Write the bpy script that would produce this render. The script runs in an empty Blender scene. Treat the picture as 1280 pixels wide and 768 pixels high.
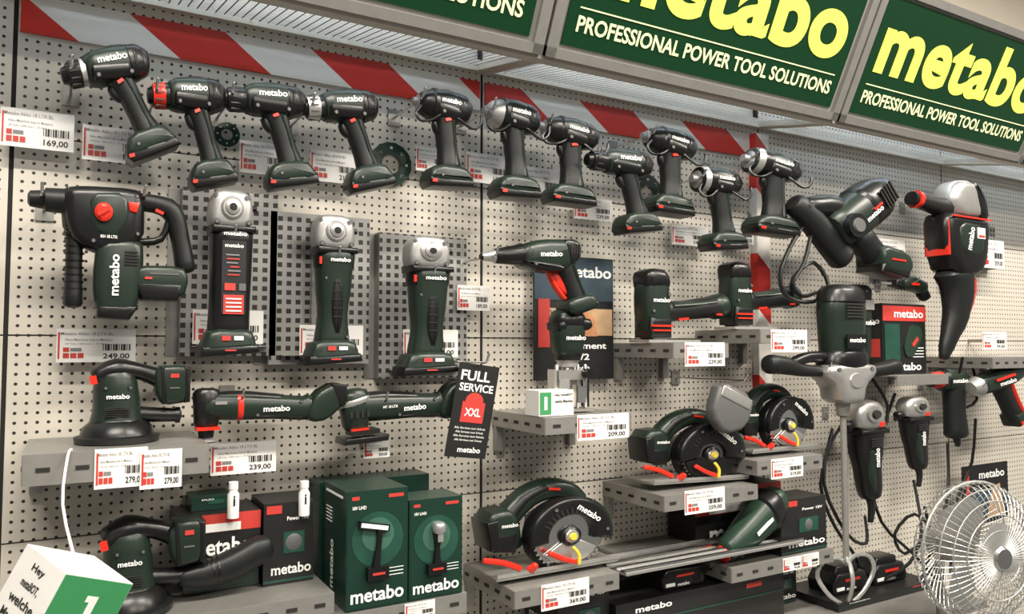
import bpy, bmesh, math, random
from mathutils import Vector, Matrix, Euler
random.seed(4)
SC=bpy.context.scene
# ------------------------------------------------------------ materials
def mk(name,col,rough=.5,metal=0.,var=.0,ns=60.,bump=0.,em=None,es=0.,spec=.5):
    m=bpy.data.materials.new(name); m.use_nodes=True; nt=m.node_tree; n=nt.nodes; l=nt.links
    p=n['Principled BSDF']; c=(col[0],col[1],col[2],1)
    p.inputs['Base Color'].default_value=c; p.inputs['Roughness'].default_value=rough
    p.inputs['Metallic'].default_value=metal; p.inputs['Specular IOR Level'].default_value=spec
    if em: p.inputs['Emission Color'].default_value=(em[0],em[1],em[2],1); p.inputs['Emission Strength'].default_value=es
    if var or bump:
        tc=n.new('ShaderNodeTexCoord'); nz=n.new('ShaderNodeTexNoise'); nz.inputs['Scale'].default_value=ns; nz.inputs['Detail'].default_value=4
        l.new(tc.outputs['Object'],nz.inputs['Vector'])
        if var:
            mx=n.new('ShaderNodeMix'); mx.data_type='RGBA'
            mx.inputs[6].default_value=tuple(max(0,x*(1-var)) for x in col)+(1,); mx.inputs[7].default_value=tuple(min(1,x*(1+var)) for x in col)+(1,)
            l.new(nz.outputs['Fac'],mx.inputs[0]); l.new(mx.outputs[2],p.inputs['Base Color'])
        if bump:
            b=n.new('ShaderNodeBump'); b.inputs['Strength'].default_value=bump; b.inputs['Distance'].default_value=.001
            l.new(nz.outputs['Fac'],b.inputs['Height']); l.new(b.outputs['Normal'],p.inputs['Normal'])
    return m
M={
'green':mk('green_plastic',(.0115,.021,.0145),.34,0,.2,200,.08,spec=.42),
'greenl':mk('green_plastic_light',(.018,.04,.026),.36,0,.2,200,.08,spec=.42),
'black':mk('black_plastic',(.0060,.0063,.0063),.31,0,.2,150,.06,spec=.42),
'rubber':mk('rubber',(.0080,.009,.009),.45,0,.2,300,.15,spec=.35),
'grey':mk('grey_plastic',(.10,.10,.10),.5,0,.1),
'red':mk('red_plastic',(.64,.026,.012),.3,0,.08),
'silver':mk('cast_silver',(.54,.53,.51),.34,.75,.12,90,.2),
'head':mk('gear_head_silver',(.40,.395,.385),.42,.7,.15,90,.25),
'chrome':mk('chrome',(.75,.75,.74),.18,1.),
'wire':mk('wire_steel',(.55,.55,.53),.34,.7),
'steel':mk('galvanised_steel',(.29,.28,.26),.42,.5,.14,45,.1),
'paint':mk('grey_paint',(.30,.29,.265),.5,.1,.05,20),
'dark':mk('dark_hole',(.016,.014,.013),.9),
'white':mk('white_card',(.78,.76,.73),.55,0,.03,20),
'cream':mk('cream_rail',(.58,.53,.45),.5,0,.04,10),
'ink':mk('black_ink',(.010,.010,.010),.42),
'inkg':mk('grey_ink',(.20,.20,.20),.6),
'lred':mk('label_red',(.50,.04,.03),.5),
'txt':mk('white_print',(.85,.85,.82),.5),
'bgreen':mk('carton_green',(.006,.030,.019),.32,0,.1,10),
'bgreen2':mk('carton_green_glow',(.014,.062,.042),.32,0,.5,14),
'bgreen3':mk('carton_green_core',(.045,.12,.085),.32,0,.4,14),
'bright':mk('bright_green_card',(.04,.26,.09),.5,0,.05),
'yellow':mk('yellow_print',(.72,.55,.05),.45),
'cable':mk('black_cable',(.007,.007,.007),.36),
'skin':mk('photo_orange',(.45,.20,.09),.5,0,.5,30),
'blue':mk('photo_blue',(.03,.055,.075),.5,0,.5,20),
'wood':mk('photo_tan',(.42,.27,.15),.5,0,.4,25),
'glass':mk('tag_plastic',(.80,.80,.77),.3),
}
def nodes(name):
    m=bpy.data.materials.new(name); m.use_nodes=True; return m,m.node_tree.nodes,m.node_tree.links,m.node_tree.nodes['Principled BSDF']
def math_(n,l,op,a,b=None,c=None):
    x=n.new('ShaderNodeMath'); x.operation=op
    for i,v in enumerate((a,b,c)):
        if v is None: continue
        if isinstance(v,(int,float)): x.inputs[i].default_value=v
        else: l.new(v,x.inputs[i])
    return x.outputs[0]
def holes_mat(name,col,pitch,rad,metal=0,rough=.5,square=False,alpha=False,holecol=(.022,.02,.018),ax=('X','Z'),pz=None):
    m,n,l,p=nodes(name); tc=n.new('ShaderNodeTexCoord'); sp=n.new('ShaderNodeSeparateXYZ'); l.new(tc.outputs['Object'],sp.inputs[0])
    u=math_(n,l,'SUBTRACT',math_(n,l,'FRACT',math_(n,l,'DIVIDE',sp.outputs[ax[0]],pitch)),.5)
    v=math_(n,l,'SUBTRACT',math_(n,l,'FRACT',math_(n,l,'DIVIDE',sp.outputs[ax[1]],pz or pitch)),.5)
    if square:
        r=math_(n,l,'MAXIMUM',math_(n,l,'ABSOLUTE',u),math_(n,l,'ABSOLUTE',v))
    else:
        r=math_(n,l,'SQRT',math_(n,l,'ADD',math_(n,l,'MULTIPLY',u,u),math_(n,l,'MULTIPLY',v,v)))
    h=math_(n,l,'LESS_THAN',r,rad/pitch)
    nz=n.new('ShaderNodeTexNoise'); nz.inputs['Scale'].default_value=2.5; l.new(tc.outputs['Object'],nz.inputs['Vector'])
    m0=n.new('ShaderNodeMix'); m0.data_type='RGBA'; m0.inputs[6].default_value=tuple(x*.92 for x in col)+(1,); m0.inputs[7].default_value=tuple(x*1.06 for x in col)+(1,); l.new(nz.outputs['Fac'],m0.inputs[0])
    mx=n.new('ShaderNodeMix'); mx.data_type='RGBA'; l.new(m0.outputs[2],mx.inputs[6]); mx.inputs[7].default_value=holecol+(1,)
    l.new(h,mx.inputs[0]); l.new(mx.outputs[2],p.inputs['Base Color'])
    p.inputs['Roughness'].default_value=rough; p.inputs['Metallic'].default_value=metal
    if alpha: l.new(math_(n,l,'SUBTRACT',1,h),p.inputs['Alpha'])
    return m
M['peg']=holes_mat('pegboard_beige',(.60,.555,.48),.0182,.0031)
M['perf']=holes_mat('perforated_bracket',(.32,.315,.30),.02,.0052,.4,.42,True,holecol=(.035,.032,.03))
M['mesh']=holes_mat('canopy_mesh',(.05,.055,.09),.018,.0075,.3,.5,True,True,ax=('X','Y'),pz=.0135)
m,n,l,p=nodes('hazard_tape'); tc=n.new('ShaderNodeTexCoord'); sp=n.new('ShaderNodeSeparateXYZ'); l.new(tc.outputs['Object'],sp.inputs[0])
a=math_(n,l,'ADD',sp.outputs['X'],math_(n,l,'MULTIPLY',sp.outputs['Z'],1.3))
f_=math_(n,l,'FRACT',math_(n,l,'DIVIDE',math_(n,l,'SUBTRACT',a,.14+2.135*1.3),.37))
h=math_(n,l,'LESS_THAN',f_,.5); mx=n.new('ShaderNodeMix'); mx.data_type='RGBA'; mx.inputs[6].default_value=(.74,.70,.64,1); mx.inputs[7].default_value=(.54,.022,.013,1)
l.new(h,mx.inputs[0]); l.new(mx.outputs[2],p.inputs['Base Color']); p.inputs['Roughness'].default_value=.35; M['tape']=m
m,n,l,p=nodes('sign_green'); p.inputs['Base Color'].default_value=(.004,.026,.010,1); p.inputs['Emission Color'].default_value=(.006,.05,.010,1); p.inputs['Emission Strength'].default_value=.3; p.inputs['Roughness'].default_value=.3; p.inputs['Specular IOR Level'].default_value=.25; M['sgreen']=m
m,n,l,p=nodes('sign_yellow'); p.inputs['Base Color'].default_value=(.5,.5,.06,1); p.inputs['Emission Color'].default_value=(.88,.92,.13,1); p.inputs['Emission Strength'].default_value=.8; M['syel']=m
m,n,l,p=nodes('sign_white'); p.inputs['Base Color'].default_value=(.6,.6,.35,1); p.inputs['Emission Color'].default_value=(1,1,.5,1); p.inputs['Emission Strength'].default_value=.5; M['swhite']=m
m,n,l,p=nodes('tube_light'); p.inputs['Emission Color'].default_value=(.72,.86,1,1); p.inputs['Emission Strength'].default_value=18; M['tubel']=m
m,n,l,p=nodes('ceiling_panel_light'); p.inputs['Emission Color'].default_value=(1,.93,.83,1); p.inputs['Emission Strength'].default_value=8; M['panel']=m
# ------------------------------------------------------------ text
TC={}
def textdata(s,bold):
    k=(s,bold)
    if k in TC: return TC[k]
    cu=bpy.data.curves.new('t','FONT'); cu.body=s; cu.resolution_u=3; cu.offset={0:.004,1:.022,2:.034}[int(bold)]
    if int(bold)==2: cu.space_character=1.06; cu.resolution_u=8
    cu.align_x='CENTER'
    ob=bpy.data.objects.new('t',cu); SC.collection.objects.link(ob); bpy.context.view_layer.update()
    me=bpy.data.meshes.new_from_object(ob.evaluated_get(bpy.context.evaluated_depsgraph_get()))
    v=[(a.co.x,a.co.y) for a in me.vertices]; f=[tuple(q.vertices) for q in me.polygons]
    bpy.data.objects.remove(ob); bpy.data.curves.remove(cu); bpy.data.meshes.remove(me)
    x0=min(a[0] for a in v);x1=max(a[0] for a in v);y0=min(a[1] for a in v);y1=max(a[1] for a in v)
    v=[((a[0]-x0)/(x1-x0)-.5,(a[1]-y0)/(y1-y0)-.5) for a in v]
    TC[k]=(v,f); return TC[k]
# ------------------------------------------------------------ builder
class B:
    def __init__(s): s.v=[];s.f=[];s.m=[];s.names=[];s.M=Matrix.Identity(4)
    def add(s,vs,fs,mat):
        o=len(s.v)
        s.v+= [s.M@Vector(a) for a in vs]
        if isinstance(mat,str): mat=[mat]*len(fs)
        for f,k in zip(fs,mat):
            if k not in s.names: s.names.append(k)
            s.f.append(tuple(i+o for i in f)); s.m.append(s.names.index(k))
    def rot(s,a,cx=0,cz=0,yaw=0):
        s.M=Matrix.Translation((cx,0,cz))@Matrix.Rotation(math.radians(yaw),4,'Z')@Matrix.Rotation(-math.radians(a),4,'Y')@Matrix.Translation((-cx,0,-cz))
    def box(s,c,d,mat,a=0,yaw=0):
        R=Matrix.Translation(c)@Matrix.Rotation(math.radians(yaw),4,'Z')@Matrix.Rotation(-math.radians(a),4,'Y')
        vs=[R@Vector((x*d[0]/2,y*d[1]/2,z*d[2]/2)) for x in(-1,1) for y in(-1,1) for z in(-1,1)]
        s.add(vs,[(0,1,3,2),(4,6,7,5),(0,4,5,1),(2,3,7,6),(0,2,6,4),(1,5,7,3)],mat)
    def prof(s,pts,th,mat,r=0,k=0,y=0):
        pts=[Vector(p) for p in pts]
        for _ in range(k):
            q=[]
            for i in range(len(pts)):
                a,b=pts[i],pts[(i+1)%len(pts)]; q+=[a*.78+b*.22,a*.22+b*.78]
            pts=q
        A=sum(pts[i].x*pts[(i+1)%len(pts)].y-pts[(i+1)%len(pts)].x*pts[i].y for i in range(len(pts)))
        if A<0: pts=pts[::-1]
        N=len(pts); nr=[]
        for i in range(N):
            e1=(pts[i]-pts[i-1]).normalized(); e2=(pts[(i+1)%N]-pts[i]).normalized()
            n1=Vector((e1.y,-e1.x)); n2=Vector((e2.y,-e2.x)); q=n1+n2; dd=max(.5,1+n1.dot(n2)); nr.append(q/dd)
        r=min(r,th/2*.95)
        if r>0:
            rings=[( -th/2+r*(1-math.sin(math.pi/2*(1-t))), r*(1-math.cos(math.pi/2*(1-t)))) for t in (0,.35,.7,1)]
            rings=rings+[(-a,b) for a,b in rings[::-1]]
        else: rings=[(-th/2,0),(th/2,0)]
        vs=[];fs=[]
        for (yy,ins) in rings:
            for i in range(N): q=pts[i]-nr[i]*ins; vs.append((q.x,y+yy,q.y))
        for j in range(len(rings)-1):
            for i in range(N):
                i2=(i+1)%N; fs.append((j*N+i,j*N+i2,(j+1)*N+i2,(j+1)*N+i))
        fs.append(tuple(range(N))); L=(len(rings)-1)*N; fs.append(tuple(L+i for i in reversed(range(N))))
        s.add(vs,fs,mat)
    def arc(s,cx,cz,r0,r1,a0,a1,th,mat,y=0,r=0,n=18):
        A=[math.radians(a0+(a1-a0)*i/n) for i in range(n+1)]
        s.prof([(cx+r1*math.cos(a),cz+r1*math.sin(a)) for a in A]+[(cx+r0*math.cos(a),cz+r0*math.sin(a)) for a in A[::-1]],th,mat,r,0,y)
    def lathe(s,pr,o,ax,mat,seg=20):
        ax=Vector(ax).normalized(); u=ax.cross(Vector((0,1,0)));
        if u.length<.1: u=Vector((1,0,0))
        u.normalize(); w=ax.cross(u); o=Vector(o if len(o)==3 else (o[0],0,o[1])); vs=[];fs=[];ms=[]
        for t,r in pr:
            for i in range(seg):
                a=2*math.pi*i/seg; vs.append(o+ax*t+(u*math.cos(a)+w*math.sin(a))*r)
        for j in range(len(pr)-1):
            for i in range(seg):
                i2=(i+1)%seg; fs.append((j*seg+i,j*seg+i2,(j+1)*seg+i2,(j+1)*seg+i)); ms.append(mat if isinstance(mat,str) else mat[j])
        fs.append(tuple(range(seg))); ms.append(mat if isinstance(mat,str) else mat[0])
        L=(len(pr)-1)*seg; fs.append(tuple(L+i for i in range(seg))); ms.append(mat if isinstance(mat,str) else mat[-1])
        s.add(vs,fs,ms)
    def tube(s,pts,rad,mat,n=2.3,seg=16,cap=True,y=0,sm=True):
        P=[Vector(p) if len(p)==3 else Vector((p[0],y,p[1])) for p in pts]
        if not isinstance(rad,list): rad=[rad]*len(P)
        Rr=[(q,q) if isinstance(q,(int,float)) else q for q in rad]
        if sm and len(P)>2:
            P2=[];R2=[]
            for i in range(len(P)-1):
                p0=P[max(i-1,0)];p1=P[i];p2=P[i+1];p3=P[min(i+2,len(P)-1)]
                for t in (0,.33,.67):
                    P2.append(.5*((2*p1)+(p2-p0)*t+(2*p0-5*p1+4*p2-p3)*t*t+(3*p1-p0-3*p2+p3)*t**3))
                    w=t*t*(3-2*t); R2.append((Rr[i][0]*(1-w)+Rr[i+1][0]*w,Rr[i][1]*(1-w)+Rr[i+1][1]*w))
            P2.append(P[-1]);R2.append(Rr[-1]); P,Rr=P2,R2
        if cap:
            t0=(P[0]-P[1]).normalized(); t1=(P[-1]-P[-2]).normalized(); a=min(Rr[0]);b=min(Rr[-1])
            P=[P[0]+t0*a*.42,P[0]+t0*a*.3]+P+[P[-1]+t1*b*.3,P[-1]+t1*b*.42]
            Rr=[(Rr[0][0]*.5,Rr[0][1]*.5),(Rr[0][0]*.82,Rr[0][1]*.82)]+Rr+[(Rr[-1][0]*.82,Rr[-1][1]*.82),(Rr[-1][0]*.5,Rr[-1][1]*.5)]
        vs=[];fs=[];N=len(P);e=2/n
        for i in range(N):
            T=(P[min(i+1,N-1)]-P[max(i-1,0)]).normalized(); S=T.cross(Vector((0,1,0)))
            if S.length<.15: S=T.cross(Vector((0,0,1)))
            S.normalize(); U=S.cross(T)
            for j in range(seg):
                a=2*math.pi*j/seg; c,d=math.cos(a),math.sin(a)
                vs.append(P[i]+S*(math.copysign(abs(c)**e,c)*Rr[i][0])+U*(math.copysign(abs(d)**e,d)*Rr[i][1]))
        for i in range(N-1):
            for j in range(seg):
                j2=(j+1)%seg; fs.append((i*seg+j,i*seg+j2,(i+1)*seg+j2,(i+1)*seg+j))
        fs.append(tuple(range(seg))); fs.append(tuple((N-1)*seg+j for j in range(seg)))
        s.add(vs,fs,mat)
    def text(s,t,cx,cz,w,h,y,mat='txt',a=0,bold=True,o=None):
        v,f=textdata(t,bold); c,d=math.cos(math.radians(a)),math.sin(math.radians(a)); vs=[]
        for p in v:
            x,z=p[0]*w,p[1]*h; X,Z=x*c-z*d,x*d+z*c
            if o is None: vs.append((cx+X,y,cz+Z))
            else: vs.append(Vector(o[0])+Vector(o[1])*X+Vector(o[2])*Z)
        s.add(vs,f,mat)
    def screw(s,x,z,y,r=2.3):
        s.lathe([(0,r+.8),(.5,r+.8),(.6,r),(1.1,r)],(x,y,z),(0,-1,0),['dark','dark','grey'],8)
    def obj(s,name,ang=38,parent=None):
        me=bpy.data.meshes.new(name); me.from_pydata([tuple(a) for a in s.v],[],s.f)
        for k in s.names: me.materials.append(M[k])
        me.polygons.foreach_set('material_index',s.m); me.update()
        bm=bmesh.new(); bm.from_mesh(me); bmesh.ops.recalc_face_normals(bm,faces=bm.faces); bm.to_mesh(me); bm.free()
        me.polygons.foreach_set('use_smooth',[True]*len(me.polygons)); me.set_sharp_from_angle(angle=math.radians(ang))
        ob=bpy.data.objects.new(name,me); SC.collection.objects.link(ob)
        if parent: ob.parent=parent
        return ob
    def place(s,name,r,d,hook=None,ys=1.0,ang=38):
        X0,X1,Z0,Z1=[a/1000 for a in r]
        x0=min(a.x for a in s.v);x1=max(a.x for a in s.v);z0=min(a.z for a in s.v);z1=max(a.z for a in s.v)
        sx=(X1-X0)/(x1-x0);sz=(Z1-Z0)/(z1-z0);sy=sz*ys
        cx,cz=(X0+X1)/2,(Z0+Z1)/2
        s.v=[Vector(((a.x-(x0+x1)/2)*sx,a.y*sy,(a.z-(z0+z1)/2)*sz)) for a in s.v]
        ymax=max(a.y for a in s.v)
        if ymax-d>-.004: d=ymax+.004
        ob=s.obj(name,ang); ob.location=(cx,-d,cz)
        if hook:
            h=B()
            for hx,hz in hook:
                lx=(hx-(x0+x1)/2)*sx; lz=(hz-(z0+z1)/2)*sz
                h.tube([(lx,d-.001,lz+.0),(lx,d-.03,lz),(lx,-.005,lz),(lx,-.03,lz+.004),(lx,-.04,lz+.02)],.0028,'chrome',seg=8)
                h.box((lx,d-.004,lz),(.03,.006,.04),'steel')
            h.obj('hook',parent=ob)
        return ob
# ------------------------------------------------------------ room
def simple(name,c,d,mat,yaw=0):
    b=B(); b.box((0,0,0),d,mat); o=b.obj(name); o.location=c; o.rotation_euler[2]=math.radians(yaw); return o
b=B()
b.box((1.5,.04,1.6),(6.4,.05,3.2),'cream')
o=b.obj('wall_back')
for i in range(-1,5):
    b=B(); X0=-.1+i
    zs=[.3,.75,1.135,1.52,1.90,2.20] if i<2 else [.3,.75,1.135,1.52,1.90,2.28]
    for a,c in zip(zs,zs[1:]):
        b.box((X0+.5,.006,(a+c)/2),(.992,.016,c-a-.003),'peg')
    ob=b.obj('pegboard_panel'); 
b=B()
for i in range(-1,6):
    b.box((-.1+i,.008,1.3),(.007,.014,2.0),'dark')
b.obj('trim_1')
simple('floor',(1.5,-2.4,-.02),(7,5,.04),'grey')
simple('ceiling',(1.5,-2.4,3.22),(7,5,.04),'cream')
b=B(); b.box((.4,-.004,2.135),(.985,.004,.075),'tape'); b.box((1.4,-.004,2.135),(.985,.004,.075),'tape'); b.obj('hazard_tape')
m,n,l,p=nodes('pole_tape'); tc=n.new('ShaderNodeTexCoord'); sp=n.new('ShaderNodeSeparateXYZ'); l.new(tc.outputs['Object'],sp.inputs[0])
f_=math_(n,l,'FRACT',math_(n,l,'DIVIDE',math_(n,l,'ADD',math_(n,l,'SUBTRACT',sp.outputs['Z'],1.21+1.885*.9),math_(n,l,'MULTIPLY',sp.outputs['X'],.9)),.38))
h=math_(n,l,'LESS_THAN',f_,.46); mx=n.new('ShaderNodeMix'); mx.data_type='RGBA'; mx.inputs[6].default_value=(.76,.72,.66,1); mx.inputs[7].default_value=(.54,.022,.013,1)
l.new(h,mx.inputs[0]); l.new(mx.outputs[2],p.inputs['Base Color']); M['ptape']=m
b=B(); b.box((1.885,-.016,1.76),(.056,.03,.82),'ptape'); b.obj('hazard_post')
# ------------------------------------------------------------ canopy + light box signs
for i in range(-1,5):
    X0=-.1+i; b=B(); ya,za,yb,zb=-.012,2.205,-.28,2.15
    L=math.hypot(yb-ya,zb-za)
    b.add([(X0+.02,ya,za),(X0+.98,ya,za),(X0+.98,yb,zb),(X0+.02,yb,zb)],[(0,1,2,3)],'mesh')
    b.box((X0+.5,ya-.006,za),(1,.02,.028),'cream')
    b.box((X0+.5,yb+.01,zb+.002),(1,.025,.02),'cream')
    ang=math.atan2(za-zb,ya-yb)
    for xx in (X0+.012,X0+.988):
        R=Matrix.Translation((xx,(ya+yb)/2,(za+zb)/2))@Matrix.Rotation(ang,4,'X')
        vs=[R@Vector((x*.011,y*L/2,z*.009)) for x in(-1,1) for y in(-1,1) for z in(-1,1)]
        b.add(vs,[(0,1,3,2),(4,6,7,5),(0,4,5,1),(2,3,7,6),(0,2,6,4),(1,5,7,3)],'cream')
    b.box((X0+.5,-.20,2.53),(1,.40,.01),'white')
    b.lathe([(0,.013),(.9,.013)],(X0+.05,-.15,2.40),(1,0,0),'tubel',10)
    b.obj('canopy')
    s=B(); p0=Vector((X0,-.285,2.150)); up=Vector((0,-.17,.35)).normalized(); nrm=Vector((0,-up.z,up.y)); H=.385
    def Q(u,v,w): return p0+Vector((u,0,0))+up*v+nrm*w
    def slab(u0,u1,v0,v1,w0,w1,mat):
        vs=[Q(u,v,w) for u in(u0,u1) for v in(v0,v1) for w in(w0,w1)]
        s.add(vs,[(0,1,3,2),(4,6,7,5),(0,4,5,1),(2,3,7,6),(0,2,6,4),(1,5,7,3)],mat)
    slab(.004,.996,0,H,-.05,0,'paint')
    for a in ((.004,.996,0,.022),(.004,.996,H-.022,H),(.004,.03,0,H),(.97,.996,0,H)): slab(*a,0,.012,'steel')
    slab(.042,.958,.032,H-.030,0,.004,'sgreen')
    def st(t,uc,vc,w,h,mat,bold):
        v,f=textdata(t,bold); s.add([Q(uc+a*w,vc+c*h,.006) for a,c in v],f,mat)
    st('metabo',.5,.240,.85,.178,'syel',2)
    slab(.07,.93,.116,.119,.004,.006,'swhite')
    st('PROFESSIONAL POWER TOOL SOLUTIONS',.5,.083,.86,.036,'swhite',1)
    s.obj('illuminated_sign')
# ------------------------------------------------------------ tool builders (local units, front = -Y)
def drill(b,nose='black',ring='silver',redtab=True):
    b.lathe([(0,5),(1,9),(7,11),(8,14),(12,15),(24,16.5),(25,16),(31,16),(33,18)],(0,0),(1,0,0),['black','black','black',nose,nose,nose,ring,'black'],24)
    for i in range(12):
        a=i*30; b.box((17,-15.4*math.sin(math.radians(a)),15.4*math.cos(math.radians(a))),(12,1.6,1.8),'black')
    b.tube([(34,0),(46,1),(70,1),(92,0),(106,-2)],[(18,17),(21,20),(22,20.5),(21,20),(17,16)],'green',2.6)
    b.tube([(88,0),(96,0),(107,-2)],[(22,21),(21.6,20.6),(17,16.5)],'black',2.6)
    b.tube([(40,-4),(60,-6),(84,-8)],[(13,20.6),(14,21),(13,20.6)],'black',2.6)
    b.tube([(48,15),(70,18),(97,16)],[(7,9),(7,10),(6,9)],'black',2.6)
    for i in range(5): b.box((94+i*2.7,-20.2+i*.9,2),(1.3,2,17),'dark')
    b.tube([(70,-8),(77,-34),(83,-60),(90,-86)],[(20,14),(14.5,13),(14,12.5),(18,15)],'rubber',2.5)
    b.tube([(76,-14),(84,-40),(90,-66),(94,-82)],[(5,15),(4,13.6),(4,13.2),(6,15.6)],'green',2.2)
    b.prof([(62,-83),(106,-79),(118,-92),(122,-104),(58,-111),(51,-102)],44,'green',7,1)
    b.prof([(53,-102),(121,-97),(123,-109),(58,-117),(52,-110)],41,'black',4)
    b.box((58,-20.6,-109),(7,1,4),'red',4); b.box((92,-20.7,-104),(24,1,1.6),'grey',4)
    b.prof([(62,-17),(51,-22),(54,-35),(63,-43),(76,-42),(72,-20)],12,'black',4,1)
    b.box((69,-14.5,-21),(8,2,4),'red',20) if redtab else None
    b.text('metabo',66,6,38,8.5,-21.6)
    b.screw(44,-11,-20); b.screw(86,-14,-20.4); b.screw(70,-98,-22,2)
def impact(b,nose='black',red=True,big=False):
    if big: b.lathe([(0,6),(8,6.5),(9,14),(12,20),(20,22.5),(27,22.5),(29,20)],(0,0),(1,0,0),['head','head','black',nose,'black','black'],24)
    else: b.lathe([(0,5),(6,5.5),(7,10),(12,15),(22,19.5),(26,20)],(0,0),(1,0,0),['head','head',nose,nose,nose],24)
    b.lathe([(24,20),(26,22.5),(31,22.5),(33,20)],(0,0),(1,0,0),'black',24)
    b.tube([(31,0),(46,1),(62,0),(74,-2)],[(20,19),(22,20.5),(21,20),(16,16)],'green',2.6)
    b.tube([(60,0),(68,0),(77,-2)],[(22,20.8),(21,20.4),(16.5,16.5)],'black',2.6)
    b.tube([(34,-5),(50,-7),(62,-8)],[(14,20),(14,21),(13,20.6)],'black',2.6)
    for i in range(4): b.box((62.5+i*3,-20.4+i*.8,2),(1.3,2,17),'dark')
    b.tube([(46,-8),(50,-34),(54,-58),(58,-84)],[(19,14),(14,13),(13.5,12.5),(17,15)],'rubber',2.5)
    b.tube([(55,-14),(58,-38),(62,-62),(64,-80)],[(5,15),(4,13.6),(4,13.2),(6,15.6)],'green',2.2)
    b.prof([(32,-83),(76,-81),(86,-92),(88,-102),(26,-108),(22,-99)],44,'green',7,1)
    b.prof([(24,-101),(87,-97),(89,-107),(28,-114),(23,-107)],41,'black',4)
    b.box((30,-20.6,-107),(7,1,4),'red',4); b.box((62,-20.7,-103),(22,1,1.6),'grey',4)
    b.prof([(40,-17),(29,-22),(31,-34),(39,-42),(50,-42),(48,-20)],12,'black',4,1)
    if red: b.box((47,-14.5,-20),(9,2,4),'red',20)
    b.text('metabo',48,4,28,7,-21.6); b.screw(38,-12,-20.5); b.screw(40,-98,-22,2)
    b.tube([(6,-16,-10),(-2,-20,-22),(4,-22,-32),(20,-20,-28),(34,-16,-16)],1.8,'black',seg=8)
    b.tube([(60,-16,-16),(80,-20,-28),(92,-20,-20),(94,-18,-6)],1.8,'black',seg=8)
def tool(fn,name,r,d,rot=0,hook=None,*a,**k):
    b=B(); b.rot(rot); fn(b,*a,**k); return b.place(name,r,d,hook)
D='cordless_drill'
tool(drill,D,(-24,172,1832,2057),.15,18,[(12,6)],'black','silver')
tool(drill,D,(116,278,1796,2017),.15,6,[(12,2)],'red','black')
tool(drill,D,(246,436,1811,2030),.15,5,[(12,2)],'black','black')
tool(drill,D,(401,602,1819,2046),.15,9,[(12,2)],'silver','black')
W='impact_wrench'
tool(impact,W,(640,808,1852,2079),.15,-3,[(8,0)],'black')
tool(impact,W,(815,992,1846,2086),.15,-4,[(8,0)],'head',False)
tool(impact,W,(965,1170,1847,2068),.15,-7,[(8,0)],'black')
tool(drill,D,(1104,1328,1783,2006),.17,2,[(12,2)],'black','black',False)
tool(impact,W,(1285,1500,1849,2089),.15,-8,[(8,0)],'black')
tool(impact,W,(1445,1651,1759,1993),.17,0,[(8,0)],'silver',False,True)
tool(impact,W,(1630,1905,1819,2071),.17,-8,[(8,0)],'silver',False,True)
# --- rotary hammer
b=B()
b.lathe([(0,6),(3,10),(20,12),(22,15),(46,16),(50,20)],(0,-20),(1,0,0),'rubber')
b.prof([(46,-4),(70,0),(135,2),(150,-4),(152,-70),(104,-88),(60,-74),(46,-44)],46,'black',12,1)
b.prof([(74,-8),(128,-4),(134,-40),(112,-70),(78,-58)],50,'green',8,1)
b.prof([(88,-66),(150,-62),(152,-100),(146,-150),(134,-166),(90,-164),(84,-120)],48,'green',12,1)
b.prof([(92,-150),(146,-150),(134,-168),(90,-166)],50,'black',6)
b.tube([(60,-26),(60,-52)],[(19,22),(16,18)],'rubber'); b.tube([(60,-55),(60,-100),(60,-148)],[(12,13),(11,12),(13,14)],'rubber')
for i in range(8): b.lathe([(0,13.6),(2,13.6)],(60,0,-66-i*9),(0,0,-1),'black',14)
b.lathe([(0,16),(3,16)],(60,0,-60),(0,0,-1),'black')
b.tube([(128,-14),(165,-14),(192,-24),(204,-60),(212,-98)],[(12,13),(12,14),(15,15),(14,14),(15,16)],'rubber')
b.tube([(145,-66),(176,-60),(188,-30)],[(5,8)]*3,'black'); b.box((172,-14,-26),(12,2,4),'red',-20)
b.prof([(138,-98),(206,-96),(216,-112),(208,-140),(150,-140),(136,-124)],44,'green',7,1)
b.prof([(140,-120),(206,-120),(200,-142),(150,-142)],46,'black',5); b.box((180,-22.6,-108),(40,1,2),'grey'); b.box((158,-23,-114),(10,1,3),'lred')
b.lathe([(0,13),(5,12),(8,8)],(96,-24,-34),(0,-1,0),['black','red'],20); b.box((96,-33,-34),(18,3,4),'red',30)
b.prof([(128,-18),(144,-18),(140,-32),(130,-30)],52,'red',2)
for i in range(5): b.box((134,-25,-82-i*4),(18,1.5,1.8),'dark')
b.text('metabo',112,-112,52,13,-25.5,a=90); b.text('KH 18 LTX',104,-64,22,4,-24.8); b.screw(84,-70,-23); b.screw(142,-58,-22.5); b.screw(140,-10,-22)
b.place('rotary_hammer',(-66,207,1547,1786),.15,[(18,-18),(150,-10)])
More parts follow.
